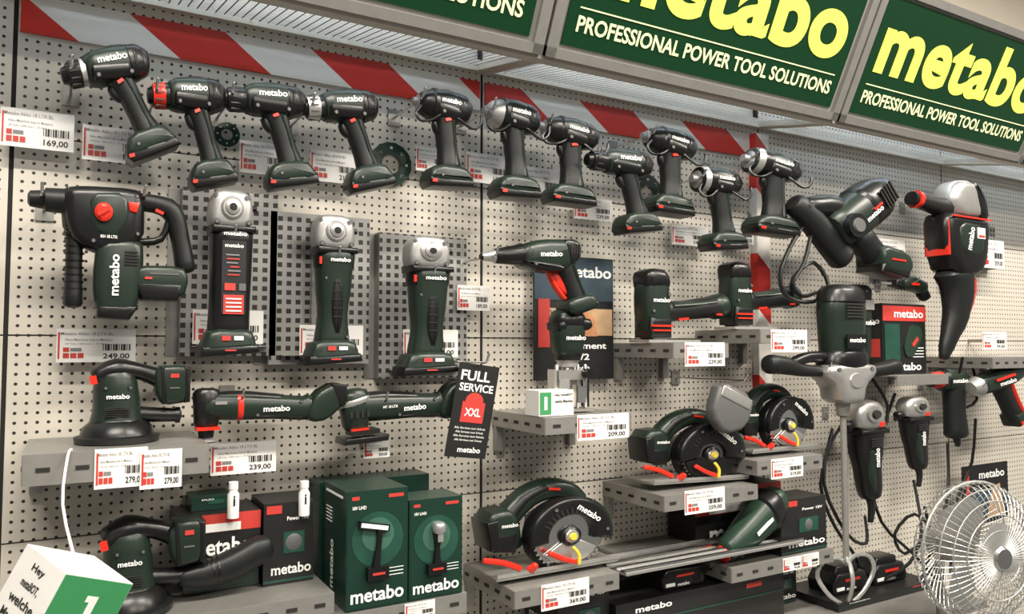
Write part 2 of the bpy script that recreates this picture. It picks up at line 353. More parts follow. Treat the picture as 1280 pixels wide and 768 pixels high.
# --- angle grinders
def grinder(b,v=0):
    b.prof([(18,0),(54,0),(64,-12),(65,-50),(13,-50),(8,-36),(10,-12)],42,'head',9,1)
    b.lathe([(0,15),(3,14.5),(5,12)],(36,-20,-24),(0,-1,0),'head',26); b.lathe([(0,10),(3,9.5),(5,5)],(36,-24,-24),(0,-1,0),['steel','head','dark'],20)
    b.lathe([(0,4),(8,4)],(64,0,-20),(1,0,0),'black',10)
    b.box((56,-21,-10),(7,4,5),'grey',20); b.screw(17,-42,-20.5,2.6); b.screw(58,-42,-20.5,2.6); b.screw(16,-10,-19,2.2)
    b.prof([(10,-46),(67,-46),(68,-54),(11,-56)],50,'black',4)
    m0='black' if v==0 else 'green'
    b.tube([(39,-54),(39,-95),(38,-140),(37,-182)],[(28,24),(24,22),(20,19),(24,21)] if v else [(28,24),(27,23),(26,23),(27,23)],m0,3)
    b.prof([(10,-176),(64,-176),(69,-190),(74,-205),(-2,-211),(3,-194)],54,'green',9,1)
    b.prof([(0,-198),(72,-195),(75,-206),(-2,-212)],55,'black',5); b.box((30,-28,-188),(11,1.5,6),'lred'); b.box((46,-28,-188),(12,1,5),'txt')
    b.box((36,-28,-203),(14,1,2),'lred')
    if v==0:
        b.box((39,-23.2,-112),(31,1.5,92),'ink'); b.box((39,-24.6,-146),(26,1,24),'lred'); b.text('metabo',39,-72,24,5,-24.6)
        for i in range(6): b.box((36+random.random()*4,-24.6,-84-i*5),(18-random.random()*8,1,1.6),'lred' if i%2 else 'inkg')
        for i in range(4): b.box((39,-25.6,-139-i*5),(20,1,1.5),'txt')
        b.box((34,-25,-124),(14,1,9),'lred'); b.box((50,-25,-124),(9,1,9),'grey'); b.text('metabo',40,-57,30,5,-25.6)
    else:
        b.text('metabo',42,-64,28,6,-25)
        b.tube([(39,-56),(39,-74)],[(29,22),(27,22)],'black',3); b.prof([(29,-84),(49,-84),(46,-168),(33,-168)],44,'black',5,1); b.box((15,-20,-66),(3,4,10),'red')
        b.screw(24,-90,-19,2); b.screw(54,-172,-19,2)
        for i in range(5): b.box((39,-22.5,-96-i*12),(12,1,1.6),'dark')
for r,v in (((213,322,1478,1801),0),((414,528,1460,1770),1),((616,750,1435,1741),1)):
    b=B(); grinder(b,v); b.place('angle_grinder',r,.15,[(40,-60)])
for r in ((196,385,1479,1824),(371,592,1460,1790),(617,840,1425,1762)):
    X0,X1,Z0,Z1=[a/1000 for a in r]; w=X1-X0;h=Z1-Z0; b=B()
    b.box((0,-.03,0),(w,.002,h),'perf'); b.box((-w/2,-.012,0),(.002,.036,h),'steel'); b.box((w/2,-.012,0),(.002,.036,h),'steel')
    b.box((0,-.045,-h/2+.02),(w*.8,.03,.002),'steel'); b.box((w*.0,-.04,h*.1),(.05,.02,h*.7),'steel')
    b.box((-w/2-.012,.002,0),(.024,.003,h),'steel')
    ob=b.obj('perforated_tool_bracket'); ob.location=((X0+X1)/2,-.006,(Z0+Z1)/2)
# --- drywall screwdriver
b=B()
b.lathe([(0,3),(2,5),(14,7),(16,9),(44,13),(50,15)],(0,-30),(1,0,.12),['black','silver','silver','black','black'])
b.prof([(46,-12),(70,-3),(112,0),(120,-6),(124,-26),(96,-46),(60,-42),(46,-38)],34,'green',11,1)
b.prof([(96,-2),(113,0),(122,-8),(120,-28),(104,-36)],36,'black',6,1)
b.prof([(48,-30),(100,-34),(98,-46),(60,-43),(48,-38)],36,'black',5,1)
for i in range(4): b.box((106+i*3.4,-18,-14),(1.4,1.4,13),'dark')
b.tube([(104,-30),(114,-56),(124,-82)],[(15,13),(12,12),(14,13)],'rubber')
b.tube([(112,-34),(121,-58),(128,-76)],[(4,14),(4,13),(4,14)],'green')
b.prof([(104,-80),(134,-70),(142,-78),(144,-88),(112,-100),(102,-92)],38,'green',6,1); b.prof([(106,-88),(144,-78),(145,-88),(112,-101)],36,'black',4)
b.tube([(84,-42),(92,-60),(106,-78)],[(3,5)]*3,'red'); b.prof([(84,-40),(96,-42),(112,-68),(106,-74),(90,-58)],10,'red',3,1)
b.text('metabo',80,-22,28,7,-17.6,a=4); b.screw(60,-36,-17.5,1.8)
b.place('drywall_screwdriver',(807,1122,1571,1757),.17,[(12,-29)])
# --- catalogue poster
b=B(); b.box((50,0,-77),(100,1.5,155),'ink'); b.box((50,-1,-28),(98,.5,54),'blue'); b.text('metabo',66,-18,62,15,-1.5)
b.box((58,-1.2,-82),(80,.5,34),'wood'); b.lathe([(0,8),(.6,8)],(52,-1.3,-56),(0,-1,0),'skin',16); b.prof([(38,-100),(42,-70),(60,-66),(74,-76),(78,-100)],1,'skin',0,0,-1.6); b.prof([(20,-68),(44,-60),(46,-66),(22,-74)],1,'silver',0,0,-2)
b.box((12,-1.3,-84),(14,.5,60),'lred'); b.text('Sortiment',60,-112,60,8,-1.5); b.text('2025/2',48,-126,40,8,-1.5); b.text('Deutsch',48,-140,40,8,-1.5)
b.place('catalogue_poster',(1036,1292,1411,1737),.03)
# --- compact router
b=B()
b.tube([(28,0),(28,-20),(28,-46)],[(22,18),(23,19),(20,17)],'green',2.6); b.tube([(28,-3),(28,-12)],[(23.6,19.6)]*2,'black',2.6)
b.prof([(4,-6),(54,-2),(60,-14),(50,-20),(6,-22)],34,'black',6,1)
b.text('metabo',28,-28,30,6,-19.4); b.lathe([(0,17),(6,17),(8,14),(14,14)],(28,0,-50),(0,0,-1),['black','silver','silver'])
for x in (6,22,38,50): b.tube([(x,-8,-62),(x,-8,-114)],2.4,'chrome',seg=8)
b.tube([(28,0,-62),(28,0,-100)],[9,4],'silver',seg=12); b.box((28,-12,-74),(44,2,12),'steel'); b.box((14,-13,-94),(14,3,30),'silver'); b.lathe([(0,6),(10,6)],(46,-14,-72),(0,-1,0),'black',12); b.box((40,-13,-98),(12,3,20),'grey')
b.box((28,0,-117),(58,38,3),'steel'); b.box((3,-2,-90),(3,16,46),'silver'); b.box((54,-2,-96),(3,14,36),'black'); b.lathe([(0,5),(6,5)],(10,-15,-104),(0,-1,0),'chrome',10)
b.place('compact_router',(1005,1118,1342,1590),.15)
# --- jigsaws
def jig(b):
    b.prof([(2,-4),(10,2),(26,1),(33,-8),(36,-40),(34,-72),(4,-72),(0,-36)],30,'green',9,1)
    b.prof([(0,-2),(10,3),(28,2),(35,-10),(33,-20),(2,-22)],32,'black',8,1)
    b.prof([(4,-50),(34,-50),(34,-73),(4,-73)],31,'black',5)
    b.tube([(28,-44),(58,-42),(92,-38),(114,-36)],[(12,13),(11,12),(12,13),(14,14)],'rubber',2.5)
    b.tube([(38,-38),(74,-35),(98,-32)],[(5,13.5),(5,12.6),(5,13.5)],'green'); b.tube([(105,-37),(116,-35)],[(14.6,14.8)]*2,'green')
    b.box((18,-16,-60),(28,1.5,2),'red'); b.box((18,-16,-65),(24,1.5,1.6),'red'); b.box((50,-13,-52),(14,1.5,2.4),'red',5); b.box((100,-14.6,-46),(8,1.5,2),'red')
    b.prof([(0,-75),(70,-75),(70,-78),(0,-78)],34,'silver'); b.prof([(8,-70),(32,-70),(30,-76),(12,-76)],24,'grey',3)
    b.text('metabo',18,-32,22,5,-16.4); b.screw(8,-44,-15,1.6); b.screw(29,-26,-15,1.6)
b=B(); jig(b); b.place('jigsaw',(1300,1615,1509,1705),.13)
b=B(); jig(b); b.place('jigsaw',(1610,1910,1547,1740),.13)
# --- random orbit sander
def sander(b):
    b.lathe([(0,56),(8,57),(10,50),(22,46),(30,36)],(52,-108),(0,0,1),['ink','rubber','black','black'],28)
    b.tube([(50,-82),(50,-58),(48,-30),(48,-12)],[(36,34),(32,30),(30,28),(26,25)],'green',2.4)
    b.tube([(50,-84),(50,-74)],[(38,36),(34,32)],'black',2.4)
    b.tube([(22,-14),(48,-4),(80,-8),(106,-18)],[(13,22),(16,24),(12,16),(14,16)],'black',2.5)
    b.prof([(98,0),(142,2),(149,-8),(147,-54),(110,-58),(100,-40)],42,'green',7,1); b.prof([(106,0),(112,0),(116,-56),(110,-56)],44,'black',1)
    b.prof([(138,0),(148,-2),(148,-54),(140,-55)],43,'black',3)
    b.tube([(72,-70),(100,-72),(134,-74)],[(13,15),(11,13),(10,12)],'black'); b.lathe([(0,12),(6,12)],(130,-74),(1,0,0),'rubber')
    b.box((18,-25,-18),(9,3,12),'red',12); b.box((126,-21.6,-14),(12,1,6),'lred'); b.box((126,-21.6,-32),(14,1,2),'grey'); b.text('metabo',50,-42,30,7,-30.6)
    for i in range(5): b.box((50,-32.6,-58-i*3),(34,2,1.1),'dark')
    b.screw(34,-30,-28,2); b.screw(66,-30,-28,2)
b=B(); sander(b); b.place('random_orbit_sander',(13,203,1327,1477),.13)
# --- multi tools
def multi(b,v=0):
    if v==0:
        b.tube([(20,0),(20,-40)],[(17,17),(15,16)],'black',2.6); b.lathe([(0,10),(10,9),(12,14),(15,14)],(20,0,-48),(0,0,-1),['rubber','silver','silver']); b.box((20,-6,-66),(26,34,2.5),'silver')
        b.box((20,-10,-45),(28,22,4),'red')
    else:
        b.tube([(18,0),(20,-40)],[(22,20),(18,18)],'green',2.5); b.tube([(18,-5),(19,-9)],[(22.6,20.6)]*2,'silver',2.5); b.box((28,-6,-48),(40,30,6),'rubber'); b.prof([(-2,-54),(62,-54),(60,-62),(-4,-62)],44,'black',2); b.box((20,-10,-44),(24,22,3),'red')
        for i in range(4): b.box((8+i*8,-20,-24),(3,1.5,8),'dark')
    b.tube([(18,-16),(50,-18),(95,-20),(140,-24),(152,-22)],[(18,17),(19,18),(17,16),(17,16),(18,16)],'green',2.6)
    b.tube([(30,-5),(60,-5),(110,-9)],[(7,14),(8,14),(6,13)],'black'); b.tube([(60,-32),(110,-33),(138,-36)],[(5,13)]*3,'black')
    if v==0: b.tube([(57,-18),(61,-18)],[(20,18.6)]*2,'red',2.6)
    b.prof([(142,-32),(156,-2),(182,12),(198,6),(196,-20),(172,-42),(150,-44)],38,'green',7,1); b.prof([(176,10),(198,8),(196,-20),(188,-22)],40,'black',2)
    b.box((184,-20.4,-6),(6,1,9),'red',-30) if v else None
    b.text('metabo',104,-22,34,8,-17.4); b.box((35,-18.2,-12),(14,1,4),'silver') if v==0 else b.text('MT 18 LTX',66,-18,22,3.5,-18.6)
    b.screw(80,-30,-16,1.8); b.screw(136,-14,-16,1.8)
b=B(); multi(b); b.place('oscillating_multi_tool',(208,502,1312,1424),.14,[(60,-8)])
b=B(); b.rot(3); multi(b,1); b.place('oscillating_multi_tool',(490,790,1296,1427),.14,[(60,-8)])
# --- leaflet
b=B(); b.rot(-9); b.box((25,0,-60),(50,1.2,118),'ink')
b.text('FULL',22,-16,36,13,-1); b.text('SERVICE',25,-31,42,10,-1); b.box((25,-.9,-62),(28,.4,26),'lred'); b.text('XXL',25,-62,20,10,-1.3)
for i in range(4): b.text('Alle Services zum Schutz',25,-82-i*5,38-4*(i%2),2.6,-1,bold=False)
b.text('metabo',28,-109,28,7,-1); b.lathe([(0,11),(.4,11)],(25,-.8,-48),(0,-1,0),'lred',20)
b.place('service_leaflet',(706,842,1250,1465),.2,[(25,-2)])
# --- circular saws
def saw(b,sil=False):
    cx,cz=84,-50
    b.prof([(-2,-88),(140,-88),(140,-91),(-2,-91)],74,'steel'); b.box((70,-36,-86),(142,2,5),'silver')
    b.lathe([(0,46),(14,46),(18,43)],(cx,-8,cz),(0,-1,0),'black',36)
    b.lathe([(0,41),(1.5,41)],(cx,-27,cz),(0,-1,0),'chrome' if sil else 'grey',40)
    for i in range(40):
        a=i*math.pi/20; b.box((cx+41.5*math.cos(a),-28,cz+41.5*math.sin(a)),(3,1.4,2.4),'silver' if sil else 'grey',math.degrees(a)+20)
    b.arc(cx,cz,20 if not sil else 27,49,-12,190,14,'black',-31,4)
    if not sil: b.arc(cx,cz,9,40,195,345,5,'black',-31,1)
    else: b.arc(cx,cz,12,36,215,330,3,'silver',-31,1)
    b.lathe([(0,13),(5,12),(7,8),(9,7)],(cx,-29,cz),(0,-1,0),['black','black','silver'],24); b.lathe([(0,5),(2,4)],(cx,-38,cz),(0,-1,0),'yellow',12)
    for i in range(9): a=math.radians(28+i*10); b.box((cx-33*math.cos(a),-38.2,cz+33*math.sin(a)),(8,1,1.6),'dark',-math.degrees(a))
    b.arc(cx,cz,46,51,-10,60,20,'green',-26,1)
    b.tube([(82,10,-46),(82,34,-46)],[(26,26),(22,22)],'green')
    b.tube([(30,-60),(22,-34),(42,-6),(68,6),(94,2),(108,-12)],[(13,15),(13,15),(14,15),(14,16),(13,15),(12,16)],'green',2.5,y=2)
    b.tube([(24,-50),(20,-34),(40,-3),(66,10)],[(8,16.5)]*4,'rubber',y=2); b.box((74,-14,8),(14,2,3),'red',-10)
    b.prof([(-4,-14),(26,-10),(36,-40),(32,-64),(0,-60)],46,'green',8,1,4); b.prof([(-5,-24),(8,-22),(10,-60),(0,-60)],48,'black',3,0,4); b.prof([(4,-40),(30,-40),(28,-66),(4,-62)],47,'black',4,0,4)
    b.text('metabo',20,-30,18,5,-20)
    b.tube([(56,-38,-66),(72,-40,-76),(88,-40,-82)],[(3.2,3)]*3,'red',seg=8); b.tube([(-14,-34,-64),(6,-36,-70),(24,-36,-80)],[(3.5,3)]*3,'red',seg=8); b.tube([(36,-34,-84),(40,-38,-78)],[5,4],'red',seg=8)
    b.tube([(82,-42,-62),(88,-43,-72),(88,-43,-84)],[(2,2)]*3,'yellow',seg=8)
    b.text('metabo',cx+20,cz+28,34,8,-38.8,a=-38)
    b.screw(cx-20,cz+36,-38.5,2); b.screw(cx+42,cz+4,-38.5,2)
b=B(); b.rot(-3,70,-50); saw(b); b.place('circular_saw',(1255,1622,1134,1331),.14)
b=B(); saw(b,True); b.place('circular_saw',(1610,1905,1195,1391),.14)
b=B(); saw(b,True); b.place('circular_saw',(799,1169,971,1182),.14)
# --- big sander with dust bag
b=B(); sander(b)
b.tube([(118,-76),(150,-76),(190,-68),(225,-54),(240,-48)],[(11,14),(17,18),(20,20),(20,18),(15,15)],'rubber',2.6)
for i in range(7): b.lathe([(0,13+i*1.3),(2,13+i*1.3)],(126+i*7,-76+i*.6),(1,0,.1),'black',16)
b.place('random_orbit_sander',(34,356,1032,1198),.17)
# --- grinders / corded tools hanging on the right
def corded(b,head='silver'):
    b.prof([(6,0),(28,2),(38,-10),(40,-38),(2,-38),(-2,-14)],32,head,9,1)
    b.lathe([(0,11),(4,10)],(18,-15,-16),(0,-1,0),'silver'); b.lathe([(0,6),(3,5)],(18,-19,-16),(0,-1,0),'dark',14); b.screw(33,-32,-15.5,2)
    b.box((30,-15,-30),(8,3,6),'red'); b.prof([(0,-36),(40,-36),(40,-42),(0,-42)],36,'black',3)
    b.tube([(20,-40),(20,-62),(22,-90),(24,-112),(25,-124)],[(20,17),(18,16),(14,14),(13,13),(11,11)],'black',2.6)
    b.tube([(16,-64),(18,-96),(22,-116)],[(8,17),(7,15),(6,13)],'green'); b.tube([(25,-126),(27,-140),(25,-158)],[5,4,3],'cable')
    b.tube([(0,-30),(-6,-32)],[6,8],'black'); b.text('metabo',20,-72,24,7,-17.6,a=90)
    for i in range(4): b.box((20,-17.6,-48-i*3),(16,1,1.2),'dark')
b=B(); corded(b); b.place('corded_angle_grinder',(2090,2265,941,1329),.15,[(20,-20)])
b=B(); corded(b); b.place('corded_angle_grinder',(2353,2520,1030,1333),.15,[(20,-20)])
b=B()
b.lathe([(0,6),(4,10),(20,12),(22,16)],(0,-8),(1,0,0),['black','red','black']); b.tube([(22,-8),(40,-10),(52,-14)],[(15,14),(16,15),(14,13)],'green')
b.tube([(40,-14),(40,-50),(42,-84)],[(13,13),(11,12),(13,13)],'rubber'); b.tube([(42,-86),(44,-100)],[5,3],'cable'); b.text('metabo',34,-9,24,6,-15)
b.place('corded_drill',(2534,2765,1148,1423),.15,[(6,-8)])
b=B()
b.tube([(4,-34),(30,-26),(52,-18),(68,-8)],[(13,13),(15,15),(15,15),(14,14)],'green'); b.lathe([(0,8),(10,14)],(-6,-36),(1,0,.2),'silver')
b.tube([(38,-30),(50,-58),(62,-80)],[(11,11),(9,10),(11,11)],'rubber'); b.tube([(46,-30),(58,-56),(66,-74)],[(3,12),(3,11),(3,12)],'red'); b.prof([(50,-76),(72,-68),(76,-84),(56,-92)],28,'green',4); b.box((63,-14.5,-84),(18,1.5,4),'red',20)
b.box((30,-16,-22),(30,2,3),'red',15); b.text('metabo',34,-28,26,6,-16,a=14)
b.place('drywall_screwdriver',(2696,3047,1210,1456),.2,[(0,-34)])
# large right-angle drill
b=B()
b.tube([(52,-56),(78,-38),(104,-18),(120,-6)],[(22,20),(24,21),(23,20),(16,15)],'green',2.5)
b.tube([(86,-31),(104,-18),(122,-4)],[(25,22),(24.5,21),(16,14)],'black',2.5)
for i in range(5): b.box((98+i*4,-22+i*.6,-22+i*3.4),(1.8,2,22),'dark',38)
b.tube([(0,-34),(24,-52),(50,-78),(60,-86)],[(12,11),(13,12),(13,12),(14,13)],'rubber')
b.tube([(16,-36),(46,-32),(70,-42)],[(11,11),(13,12),(12,11)],'black')
b.tube([(84,-60),(104,-78),(120,-86)],[(15,14),(14,13),(15,15)],'rubber'); b.prof([(98,-68),(140,-76),(146,-92),(138,-104),(98,-98)],38,'green',6,1); b.prof([(100,-88),(144,-88),(138,-105),(98,-99)],37,'black',4); b.box((120,-19.4,-86),(20,1,2),'red',-3)
b.box((88,-22,-30),(14,2,2),'red',38); b.lathe([(0,14),(6,13)],(58,-18,-54),(0,-1,0),'black'); b.lathe([(0,8),(2,7)],(58,-24,-54),(0,-1,0),'grey'); b.text('metabo',84,-38,28,6,-21.8,a=38)
b.place('right_angle_drill',(1800,2320,1714,2035),.2,[(10,-40)])
b=B(); b.tube([(1.87,-.2,1.86),(1.80,-.2,1.78),(1.76,-.2,1.70),(1.79,-.2,1.64),(1.90,-.2,1.63),(1.97,-.2,1.68),(1.93,-.18,1.75),(1.84,-.18,1.70),(1.86,-.16,1.65)],.006,'cable',seg=8)
b.tube([(1.90,-.2,1.84),(1.85,-.21,1.74),(1.80,-.21,1.68),(1.85,-.2,1.645),(1.95,-.17,1.66)],.006,'cable',seg=8); b.obj('power_cable')
# corded polisher vertical with red collar
b=B()
b.prof([(40,-2),(52,4),(68,2),(76,-12),(80,-44),(44,-46),(36,-26)],38,'silver',10,1); b.prof([(58,4),(70,0),(80,-20),(82,-46),(68,-46)],40,'black',6,1)
b.tube([(4,-28),(20,-31),(40,-34)],[(9,9),(10,10),(13,13)],'rubber'); b.lathe([(0,11),(4,11)],(3,-28),(1,0,-.1),'red',16); b.lathe([(0,9),(3,9)],(-1,-27.6),(1,0,-.1),'black',16)
b.prof([(30,-40),(80,-42),(84,-54),(80,-100),(70,-120),(36,-120),(28,-90),(26,-54)],42,'black',11,1)
b.prof([(36,-52),(72,-54),(70,-96),(38,-94)],45,'green',5,1)
b.box((55,-21,-47),(50,2,2),'red'); b.tube([(29,-52),(30,-96)],[(1.4,17)]*2,'red'); b.tube([(80,-60),(78,-104)],[(1.4,16)]*2,'red')
b.tube([(50,-118),(54,-140),(50,-175),(40,-205),(34,-226)],[(20,17),(16,15),(12,12),(8,8),(4,5)],'rubber'); b.tube([(70,-122),(69,-146),(60,-170)],[(1.8,9)]*3,'red')
b.text('metabo',50,-74,30,7,-23,a=80); b.box((64,-22.8,-66),(10,.8,14),'white'); b.box((64,-23.3,-70),(8,.6,3),'lred')
b.place('corded_polisher',(2386,2775,1453,2068),.2,[(55,-20)])
b=B(); b.tube([(0,-10),(24,-8),(50,-14)],[(9,10),(13,13),(12,12)],'green'); b.prof([(-18,-4),(2,-2),(2,-18),(-18,-14)],20,'black',3); b.tube([(44,-12),(58,-30)],[(10,10),(9,9)],'rubber'); b.box((-28,0,-10),(26,1,4),'steel'); b.box((20,-13,-10),(16,2,4),'red')
b.place('reciprocating_saw',(2340,2600,1655,1740),.12,[(20,-8)])
# paint mixer
b=B()
b.tube([(97,0),(97,-20),(97,-50),(97,-88)],[(23,20),(26,22),(25,21),(23,20)],'green',2.6); b.tube([(97,4),(97,-10)],[(24,21),(26,23)],'black',2.6)
for i in range(5): b.box((97,-23,-14-i*4),(26,1.4,1.6),'dark')
b.box((97,-23,-62),(28,1.6,18),'black'); b.text('metabo',97,-60,22,6,-24.4); b.tube([(97,-78),(97,-90)],[(27,23),(28,24)],'black',2.6)
b.prof([(66,-90),(128,-90),(132,-104),(116,-118),(112,-142),(82,-142),(78,-118),(62,-104)],42,'silver',8,1); b.lathe([(0,10),(3,9)],(97,-20,-112),(0,-1,0),'silver'); b.screw(74,-98,-20.5); b.screw(120,-98,-20.5)
b.tube([(70,-100),(40,-98),(20,-92),(2,-90)],[(7,8),(8,9),(11,11),(12,12)],'rubber'); b.tube([(126,-102),(150,-100),(176,-96)],[(7,8),(9,10),(11,11)],'rubber')
b.tube([(80,-82),(50,-82),(30,-90)],[7,7,7],'black')
b.lathe([(0,8),(16,7),(18,4)],(97,0,-142),(0,0,-1),'steel',14); b.lathe([(0,3.4),(204,3.4)],(97,0,-146),(0,0,-1),'steel',10)
b.tube([(97,0,-350),(86,2,-340),(70,6,-344),(66,10,-362),(78,4,-388),(97,0,-404)],2.4,'wire',seg=8); b.tube([(97,0,-350),(108,-2,-340),(124,-6,-344),(128,-8,-362),(116,-4,-388),(97,0,-404)],2.4,'wire',seg=8)
b.tube([(97,0,-340),(90,-14,-350),(88,-18,-370),(97,0,-400)],2.2,'wire',seg=8)
b.place('paint_mixer',(1650,2240,742,1680),.24,[(66,-98)])
b=B(); b.tube([(0,0),(0,-30),(2,-60),(2,-84)],[(15,14),(16,15),(13,13),(12,12)],'green'); b.box((0,-15,-18),(20,3,12),'silver'); b.tube([(0,2),(0,-14)],[(16,16)]*2,'black'); b.text('metabo',0,-40,22,6,-16); b.tube([(2,-86),(8,-120),(2,-150)],[5,4,3],'cable')
b.place('die_grinder',(2150,2262,1290,1699),.12,[(0,-8)])
# ------------------------------------------------------------ shelves
def shelf(X0,X1,Z,dep=.25,lip=.036):
    b=B(); w=X1-X0
    b.box((w/2,-dep/2,-.001),(w,dep,.003),'steel'); b.box((w/2,-dep,-lip/2),(w,.003,lip),'steel')
    for x in (0,w): b.box((x,-dep/2,-lip/2),(.003,dep,lip),'steel')
    for x in (.012,w-.012):
        b.box((x,-.01,-.05),(.02,.02,.1),'steel')
    k=int(w/.05)
    for i in range(k): b.box((w*(i+.5)/k,-dep-.002,-lip/2),(.02,.002,.007),'dark')
    for i in range(5): b.box((-.002,-dep*(i+.5)/5,-lip/2),(.002,.02,.007),'dark')
    ob=b.obj('metal_shelf'); ob.location=(X0,-.0,Z); return ob
for a in ((-.057,.222,1.325),(.931,1.175,1.338),(1.311,1.50,1.507),(1.62,1.82,1.545),(1.276,1.60,1.131),(1.60,1.86,1.192),(1.50,1.90,.925),(.455,.735,.985),(.852,1.135,.968),(.03,.452,1.029),(2.75,3.15,1.46)):
    shelf(*a,lip=.05 if a[0]<0 else .038)
b=B()
for i,(y,wd) in enumerate(((-.15,.07),(-.235,.05))):
    b.box((1.46,y,.962),(.62,wd,.006),'silver'); b.box((1.46,y-wd/2+.006,.968),(.62,.006,.008),'chrome'); b.box((1.46,y+wd/2-.01,.968),(.62,.006,.008),'chrome'); b.box((1.46,y-wd/2+.018,.966),(.62,.01,.003),'ink')
b.box((1.4,-.1,.955),(.3,.2,.008),'steel')
b.obj('guide_rail')
# ------------------------------------------------------------ price labels
def label(X0,X1,Z0,Z1,d,price,stem=True,tilt=0):
    X0,X1,Z0,Z1=[a/1000 for a in (X0,X1,Z0,Z1)]; w=X1-X0;h=Z1-Z0; b=B()
    b.box((0,0,0),(w,.0015,h),'white'); y=-.0013
    b.text('Metabo Akku 18 LTX BL',-w*.12,h*.36,w*.66,h*.09,y,'inkg',bold=False)
    for q in range(3): b.box((-w*(.38-q*.09),y,-h*.30),(w*.075,.0006,h*.15),'lred')
    b.box((-w*.38,y,-h*.12),(w*.075,.0006,h*.13),'lred'); b.box((-w*.26,y,-h*.12),(w*.14,.0006,h*.10),'inkg')
    b.text('Akku-Maschine solo in MetaLoc',-w*.1,h*.18,w*.6,h*.07,y,'inkg',bold=False); b.text('18 Volt, 1300 min-1, 75 Nm',-w*.14,h*.05,w*.5,h*.06,y,'inkg',bold=False)
    for i in range(11): b.box((w*(.08+i*.034),y,-h*.05),(w*(.010+.010*(i*7%3)),.0006,h*.20),'ink')
    b.text(price,w*.25,-h*.33,w*.34,h*.19,y,'ink')
    b.box((-w/2+.004,y,0),(.003,.0006,h*.8),'lred')
    if stem: b.box((0,d/2-.001,0),(.012,max(d-.004,.002),.012),'steel')
    ob=b.obj('price_label'); ob.location=((X0+X1)/2,-d,(Z0+Z1)/2); return ob
LB=[(-117,1,1868,1940,.04,'169,00'),(15,136,1858,1926,.04,'199,00'),(304,404,1866,1935,.04,'179,00'),(453,566,1865,1934,.04,'219,00'),(837,966,1904,1978,.04,'189,00'),(1002,1112,1882,1962,.04,'289,00'),(1158,1283,1839,1898,.04,'239,00'),(704,787,1916,1974,.04,'159,00'),(1498,1639,1793,1849,.04,'299,00'),(1728,1831,1812,1878,.04,'349,00'),(2352,2507,1790,1864,.1,'399,00'),(2971,3137,1797,1905,.1,'259,00'),(216,354,1504,1573,.06,'249,00'),(430,571,1478,1545,.06,'149,00'),(667,806,1473,1538,.06,'189,00'),(809,897,1586,1647,.05,'189,00'),(-18,116,1469,1532,.04,'249,00'),(249,375,1245,1307,.1,'239,00'),(561,620,1256,1295,.1,'269,00'),(2969,3134,1486,1553,.1,'99,00')]
for a in LB: label(*a)
for a in ((44,124,1262,1328,.253,'279,00'),(112,178,1256,1322,.256,'279,00'),(1346,1484,1448,1509,.253,'239,00'),(1658,1803,1483,1545,.253,'299,00'),(1016,1166,1282,1341,.253,'209,00'),(1340,1477,1079,1138,.253,'259,00'),(1650,1777,1140,1194,.253,'319,00'),(918,1047,915,972,.253,'369,00'),(596,662,948,984,.253,'129,00'),(1690,1762,888,924,.253,'79,90'),(1765,1835,888,924,.253,'59,90')): label(*a,stem=False)
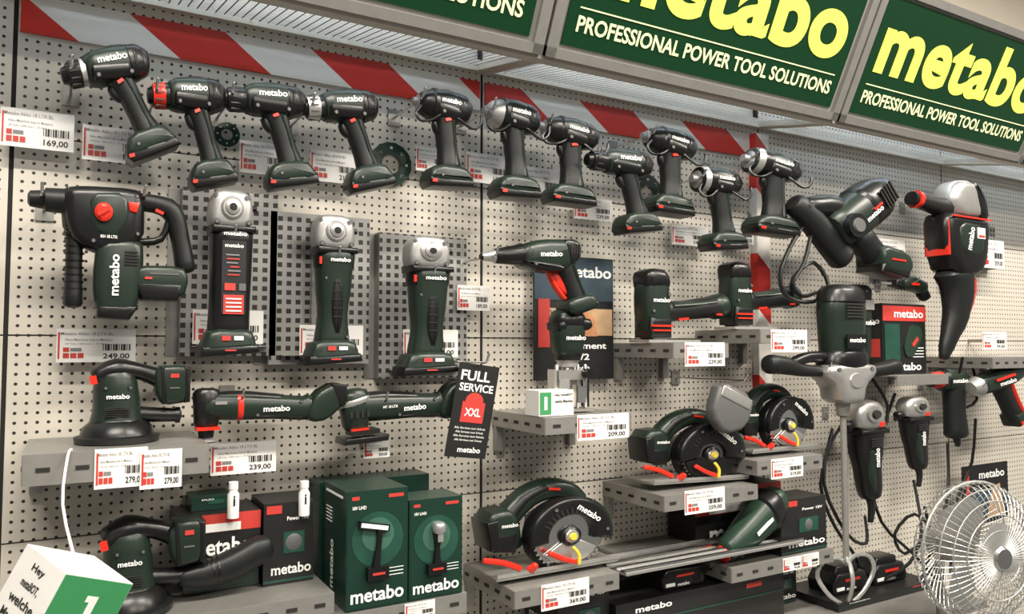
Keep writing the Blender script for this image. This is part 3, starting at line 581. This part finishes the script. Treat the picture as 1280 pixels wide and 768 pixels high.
# ------------------------------------------------------------ cartons
def lampicon(b,w,h,y,v=0):
    if v==0:
        b.tube([(-w*.05,y,-h*.20),(0,y,h*.02),(w*.02,y,h*.18)],[w*.07,w*.045,w*.05],'black',seg=10); b.box((-w*.08,y,h*.22),(w*.5,.012,h*.06),'black',-12); b.box((-w*.08,y-.007,h*.22),(w*.44,.001,h*.04),'txt',-12)
    else:
        b.tube([(0,y,-h*.20),(0,y,h*.0),(w*.02,y,h*.18)],[w*.08,w*.05,w*.10],'black',seg=10); b.tube([(w*.02,y-.004,h*.2),(w*.02,y-.004,h*.26)],w*.12,'silver',seg=10); b.box((w*.02,y-.012,h*.14),(w*.1,.002,h*.12),'silver')
    b.box((-w*.02,y,-h*.22),(w*.34,.02,h*.12),'black'); b.box((-w*.02,y-.011,-h*.22),(w*.2,.002,h*.02),'lred')
def carton(r,y0,y1,kind='green',v=0):
    X0,X1,Z0,Z1=[a/1000 for a in r]; w=X1-X0;h=Z1-Z0; b=B(); dp=y1-y0; F=-dp/2
    base={'green':'bgreen','black':'ink','red':'ink','dark':'ink','plain':'bgreen'}[kind]
    b.box((0,0,0),(w,dp,h),base)
    yy=F-.001; sx=-w/2-.001
    O=lambda t,cz,ww,hh,mat='txt',cy=0,a=0: b.text(t,0,0,ww,hh,0,mat,a=a,o=((sx,cy,cz),(0,-1,0),(0,0,1)))
    if kind=='green':
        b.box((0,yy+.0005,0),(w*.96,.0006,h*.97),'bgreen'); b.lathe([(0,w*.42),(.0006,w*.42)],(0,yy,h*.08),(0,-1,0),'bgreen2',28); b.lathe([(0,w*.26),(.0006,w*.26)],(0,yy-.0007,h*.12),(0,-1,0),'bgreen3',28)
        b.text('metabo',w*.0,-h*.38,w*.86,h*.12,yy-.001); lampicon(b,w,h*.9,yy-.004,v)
        b.box((-w*.36,yy,h*.44),(w*.12,.001,h*.03),'lred'); b.box((w*.3,yy,h*.44),(w*.25,.001,h*.03),'lred'); b.text('18V LiHD',-w*.3,h*.36,w*.22,h*.03,yy-.001)
        for i in range(3): b.box((w*.3,yy,-h*.18-i*h*.03),(w*.25,.0006,h*.006),'txt')
        O('metabo',-h*.18,h*.42,dp*.16,a=90,cy=dp*.1); b.box((sx,0,h*.44),(.001,dp*.7,h*.02),'txt')
        for i in range(5): b.box((sx,dp*.22,h*.3-i*h*.03),(.001,dp*.25,h*.006),'txt')
    elif kind=='black':
        b.text('metabo',w*.05,-h*.32,w*.8,h*.13,yy-.001); b.box((-w*.3,yy,h*.42),(w*.3,.001,h*.1),'lred'); b.box((w*.1,yy,-h*.0),(w*.42,.001,h*.26),'bgreen2')
        b.lathe([(0,h*.11),(.002,h*.09)],(w*.1,yy,h*.0),(0,-1,0),'grey',16); b.text('Power 18V',w*.18,h*.3,w*.45,h*.05,yy-.001); O('metabo',0,dp*.7,h*.10)
        b.box((0,yy,-h*.46),(w,.001,h*.03),'bgreen2')
    elif kind=='red':
        b.box((0,yy+.0005,h*.3),(w,.001,h*.4),'lred'); b.box((-w*.05,yy-.0004,h*.2),(w*.6,.0006,h*.18),'txt'); b.text('metabo',w*.02,-h*.22,w*.74,h*.38,yy-.001); b.text('LTX',-w*.36,h*.32,w*.14,h*.14,yy-.001)
    elif kind=='dark':
        b.text('metabo',-w*.3,h*.34,w*.2,h*.12,yy-.001); b.box((0,yy,h*.1),(w,.001,h*.03),'bgreen2'); b.box((w*.3,yy,h*.34),(w*.1,.001,h*.1),'lred')
    else:
        b.box((w*.1,yy,h*.1),(w*.4,.001,h*.3),'bgreen2'); b.text('DUO',-w*.1,h*.3,w*.3,h*.12,yy-.001)
    ob=b.obj('tool_carton'); ob.location=((X0+X1)/2,-(y0+y1)/2,(Z0+Z1)/2); return ob
carton((476,603,987,1216),.095,.25,'green'); carton((606,725,987,1187),.16,.25,'green',1); carton((470,722,987,1209),.004,.085,'plain')
carton((342,440,1031,1189),.03,.15,'black'); carton((200,338,1031,1092),.02,.13,'plain'); carton((187,338,1093,1178),.02,.14,'red'); carton((216,290,1179,1205),.02,.1,'plain')
carton((1500,1840,927,1100),.01,.12,'red'); carton((1700,1886,927,1075),.14,.24,'black')
# large red/black carton at the right
b=B(); b.box((0,0,0),(.235,.11,.235),'ink'); b.box((0,-.0565,.085),(.235,.002,.05),'lred'); b.box((-.07,-.057,-.01),(.08,.002,.12),'bgreen2'); b.text('metabo',.02,.085,.16,.028,-.059); b.prof([(-.01,-.02),(.03,.05),(.09,.04),(.09,.0),(.04,-.06),(0,-.06)],.004,'greenl',0,1,-.058); b.box((.05,-.061,-.01),(.04,.002,.012),'lred',40); b.text('metabo',-.0,-.092,.17,.026,-.058)
for i in range(4): b.box((.07,-.058,-.03-i*.01),(.06,.001,.003),'txt')
b.text('metabo',0,0,.09,.02,0,'txt',o=((-.119,0,.06),(0,-1,0),(0,0,1))); b.box((-.1185,0,-.03),(.001,.09,.06),'lred'); o=b.obj('tool_carton'); o.location=(2.43,-.085,1.523)
b=B(); b.box((0,0,0),(.28,.2,.004),'steel'); b.box((0,-.1,-.015),(.28,.003,.03),'steel'); o=b.obj('metal_shelf'); o.location=(2.43,-.1,1.4025)
carton((1165,1752,742,872),.05,.2,'dark'); carton((1920,2382,742,763),.05,.25,'dark')
carton((1010,1160,742,945),.03,.18,'black'); carton((1780,1900,742,850),.02,.12,'black')
simple('base_shelf',(1.15,-.2,.73),(2.5,.4,.02),'steel')
def battery(X,Y,Z,s=1,red=True):
    b=B(); b.prof([(-.07,0),(.07,0),(.075,.02),(.06,.05),(-.055,.055),(-.075,.03)],.09,'black',.008); b.prof([(-.05,.05),(.05,.047),(.045,.068),(-.04,.07)],.06,'black',.006)
    if red: b.box((0,-.046,.036),(.06,.003,.006),'red'); b.box((-.05,-.046,.016),(.03,.003,.008),'txt')
    for i in range(5): b.box((.03+i*.006,-.0455,.02),(.002,.002,.016),'dark')
    b.text('metabo',-.005,.014,.04,.009,-.0465); o=b.obj('battery_charger'); o.scale=(s,s,s); o.location=(X,Y,Z)
battery(1.40,-.14,.8725); battery(2.05,-.15,.7635,1.1); battery(2.24,-.15,.7635,1.1)
b=B(); b.tube([(0,0),(50,22),(90,44),(120,60)],[(16,16),(24,22),(28,26),(20,20)],'greenl'); b.tube([(86,42),(104,52)],[(30,28),(28,26)],'black'); b.box((60,-24,30),(40,2,5),'txt',27); b.tube([(50,14),(20,-8)],[(10,16),(8,12)],'black'); b.lathe([(0,12),(4,12)],(-10,-6),(1,0,.5),'red',14)
b.place('cordless_torch',(1500,1740,929,1110),.21)
for X,Z in ((.283,1.205),(.419,1.195)):
    b=B(); b.lathe([(0,.011),(.045,.011),(.05,.008),(.054,.008),(.055,.009),(.068,.009)],(0,0,-.034),(0,0,1),'glass',14); b.text('i',0,0,.004,.02,-.012,'ink'); o=b.obj('security_tag'); o.location=(X,-.155,Z)
def hey(s,loc,rot,name='promo_cube'):
    b=B(); b.box((0,0,0),(s,s,s*1.05),'white'); b.box((s*.0,-s/2-.0006,0),(s*.98,.001,s*1.03),'bright'); y=-s/2-.0014
    b.prof([(-s*.06,-s*.3),(s*.16,-s*.3),(s*.16,-s*.22),(s*.1,-s*.22),(s*.1,s*.3),(-s*.06,s*.3),(-s*.06,s*.22),(-s*.0,s*.22),(-s*.0,-s*.22),(-s*.06,-s*.22)],.0006,'txt',y=y)
    for i,t in enumerate(('Hey','metaBOT,','welche','Maschine')):
        b.text(t,0,0,s*(.3+.12*i if i<2 else .6),s*.12,0,'ink',o=((-s/2-.001,0,s*(.35-.2*i)),(0,-1,0),(0,0,1)))
    o=b.obj(name); o.location=loc; o.rotation_euler=rot
    q=B(); q.box((0,0,.5),(.02,.02,1.0),'steel'); q.box((0,0,.005),(.3,.3,.01),'steel'); w=q.obj('stand_pole',parent=o); w.matrix_parent_inverse=Matrix.LocRotScale(Vector(loc),Euler(rot),None).inverted(); w.location=(loc[0],loc[1],.035); return o
o=hey(.115,(.0,-.36,1.115),(math.radians(14),math.radians(22),math.radians(32)))
c=B(); c.tube([(.02,-.36,1.17),(.0,-.30,1.25),(.005,-.262,1.32),(.01,-.25,1.33)],.0022,'white',seg=8); c.obj('hanging_cord')
b=B(); b.box((0,0,0),(.095,.06,.058),'white'); b.box((-.03,-.031,0),(.03,.001,.05),'bright'); b.text('1',-.03,0,.008,.03,-.032); b.text('Hey metaBOT',.02,.018,.05,.007,-.031,'ink'); b.text('welche Maschine',.02,.004,.05,.007,-.031,'ink'); o=b.obj('promo_carton'); o.location=(.975,-.20,1.369)
b=B(); b.rot(-24); b.prof([(0,0),(46,0),(48,-30),(24,-46),(2,-34)],14,'grey',4,1); b.prof([(4,-4),(42,-4),(42,-14),(4,-14)],16,'silver',1); b.place('plastic_pouch',(1440,1585,1272,1402),.24,[(24,-2)])
for r in ((602,704,1879,1983),(257,309,1916,1984),(1382,1488,1898,1981)):
    cx=(r[0]+r[1])/2000; cz=(r[2]+r[3])/2000; R=(r[1]-r[0])/2000; b=B(); N=32; vs=[]
    for rr in (R,R*.45):
        for yy in (0,-.003):
            for i in range(N): a=2*math.pi*i/N; q=rr*(1.03 if i%2 and rr==R else 1); vs.append((q*math.cos(a),yy,q*math.sin(a)))
    fs=[]
    for i in range(N):
        j=(i+1)%N; fs+=[(N+i,N+j,3*N+j,3*N+i),(i,j,N+j,N+i),(2*N+i,2*N+j,3*N+j,3*N+i),(i,j,2*N+j,2*N+i)]
    b.add(vs,fs,'bgreen'); 
    for i in range(8): a=i*math.pi/4; b.box((R*.75*math.cos(a),-.004,R*.75*math.sin(a)),(R*.12,.001,R*.12),'peg')
    o=b.obj('saw_blade_display'); o.location=(cx,-.008,cz)
b=B(); b.box((0,0,0),(.30,.003,.215),'ink'); b.text('metabo',.04,.07,.17,.03,-.0025); b.box((-.0,-.002,-.04),(.26,.001,.1),'blue'); b.prof([(0,-.09),(.04,.02),(.09,.03),(.12,-.09)],.001,'wood',y=-.003); b.box((-.12,-.0025,0),(.02,.001,.18),'lred'); b.box((.0,.05,0),(.02,.1,.02),'steel'); o=b.obj('wall_poster'); o.location=(2.96,-.1,.955)
for c,w,h in (((3.10,1.89),.2,.17),((2.52,1.79),.15,.11),((2.93,1.83),.12,.2)):
    b=B(); b.box((0,-.03,0),(w,.002,h),'perf'); b.box((-w/2,-.012,0),(.002,.036,h),'steel'); b.box((w/2,-.012,0),(.002,.036,h),'steel'); o=b.obj('perforated_tool_bracket'); o.location=(c[0],-.006,c[1])
for P_ in ([(2.2,-.14,.96),(2.12,-.2,.9),(2.0,-.22,.95),(1.93,-.2,1.1),(2.0,-.18,1.25)],
 [(2.46,-.14,1.05),(2.40,-.2,.9),(2.3,-.22,.82),(2.2,-.2,.78)],
 [(2.66,-.14,1.16),(2.62,-.16,1.0),(2.5,-.2,.9),(2.45,-.22,.8),(2.3,-.22,.75)],
 [(2.3,-.1,1.4),(2.36,-.12,1.3),(2.28,-.14,1.2),(2.2,-.14,1.3)],
 [(2.20,-.12,1.30),(2.06,-.14,1.22),(1.98,-.15,1.08),(2.03,-.16,.95),(2.14,-.15,.84),(2.2,-.1,.76)],
 [(2.40,-.12,1.34),(2.30,-.1,1.10),(2.34,-.1,.92),(2.48,-.12,.80),(2.6,-.12,.70)],
 [(2.50,-.15,.96),(2.56,-.12,.86),(2.46,-.1,.80),(2.38,-.12,.88),(2.46,-.14,.94),(2.58,-.13,.84),(2.5,-.12,.70)],
 [(2.80,-.16,1.24),(2.84,-.12,1.08),(2.78,-.1,.95),(2.72,-.1,.70)],
 [(2.66,-.2,1.46),(2.70,-.16,1.36),(2.78,-.12,1.28),(2.92,-.1,1.30),(2.98,-.06,1.4),(3.0,-.03,1.44)]):
    b=B(); b.tube(P_,.005,'cable',seg=8); b.obj('power_cable')
# fan
b=B(); R=.185
for k in range(60):
    a=2*math.pi*k/60; c,s_=math.cos(a),math.sin(a)
    b.tube([(R*.16*c,-.075,R*.16*s_),(R*.6*c,-.07,R*.6*s_),(R*.93*c,-.04,R*.93*s_),(R*c,0,R*s_),(R*.9*c,.045,R*.9*s_),(R*.3*c,.08,R*.3*s_)],.0012,'wire',seg=4,cap=False)
for rr,yy in ((1.0,0),(.93,-.04),(.78,-.058),(.6,-.07),(.38,-.073),(.9,.045)):
    b.tube([(R*rr*math.cos(t*math.pi/16),yy,R*rr*math.sin(t*math.pi/16)) for t in range(33)],.002 if rr<1 else .0045,'wire',seg=6,cap=False,sm=False)
b.lathe([(0,.026),(.006,.031),(.008,.031)],(0,-.084,0),(0,1,0),'chrome',24); b.lathe([(0,.045),(.08,.05),(.10,.028)],(0,.04,0),(0,1,0),'silver',20)
for k in range(3):
    a=k*2*math.pi/3; vs=[]
    for i in range(7):
        for j in (-1,1):
            aa=a+j*(.3+.35*math.sin(i/6*math.pi)); r_=.028+i*.0215; vs.append((r_*math.cos(aa),j*.016,r_*math.sin(aa)))
    b.add(vs,[(2*i,2*i+1,2*i+3,2*i+2) for i in range(6)],'silver')
b.tube([(0,.12,-.02),(0,.12,-.2),(0,.12,-.5),(0,.12,-.93)],.012,'steel',seg=10); b.lathe([(0,.16),(.012,.16),(.02,.03)],(0,.12,-.945),(0,0,1),'steel',30)
o=b.obj('wire_cage_fan'); o.location=(2.135,-.52,.947); o.rotation_euler[2]=math.radians(-12)
# ------------------------------------------------------------ lights
for i,(x,y) in enumerate(((-.2,-1.5),(1.6,-1.5),(3.4,-1.5),(.7,-3.4),(2.6,-3.4))):
    b=B(); b.box((0,0,.0),(1.25,.22,.05),'paint'); b.box((0,0,-.027),(1.18,.16,.004),'panel'); o=b.obj('ceiling_light'); o.location=(x,y,3.17)
    L=bpy.data.lights.new('ceiling_lamp','AREA'); L.shape='RECTANGLE'; L.size=1.2; L.size_y=.18; L.energy=72; L.color=(1,.935,.835)
    q=bpy.data.objects.new('lamp',L); SC.collection.objects.link(q); q.parent=o; q.location=(0,0,-.035)
w=bpy.data.worlds.new('World'); SC.world=w; w.use_nodes=True; w.node_tree.nodes['Background'].inputs[0].default_value=(1,.96,.89,1); w.node_tree.nodes['Background'].inputs[1].default_value=.26
# ------------------------------------------------------------ camera
cam=bpy.data.cameras.new('Camera'); cam.lens=27; cam.sensor_width=36; co=bpy.data.objects.new('Camera',cam); SC.collection.objects.link(co)
co.location=(0,-1.712,1.5); co.rotation_euler=(math.radians(92.9),0,math.radians(-30.04)); SC.camera=co; cam.clip_start=.02
SC.view_settings.view_transform='Standard'
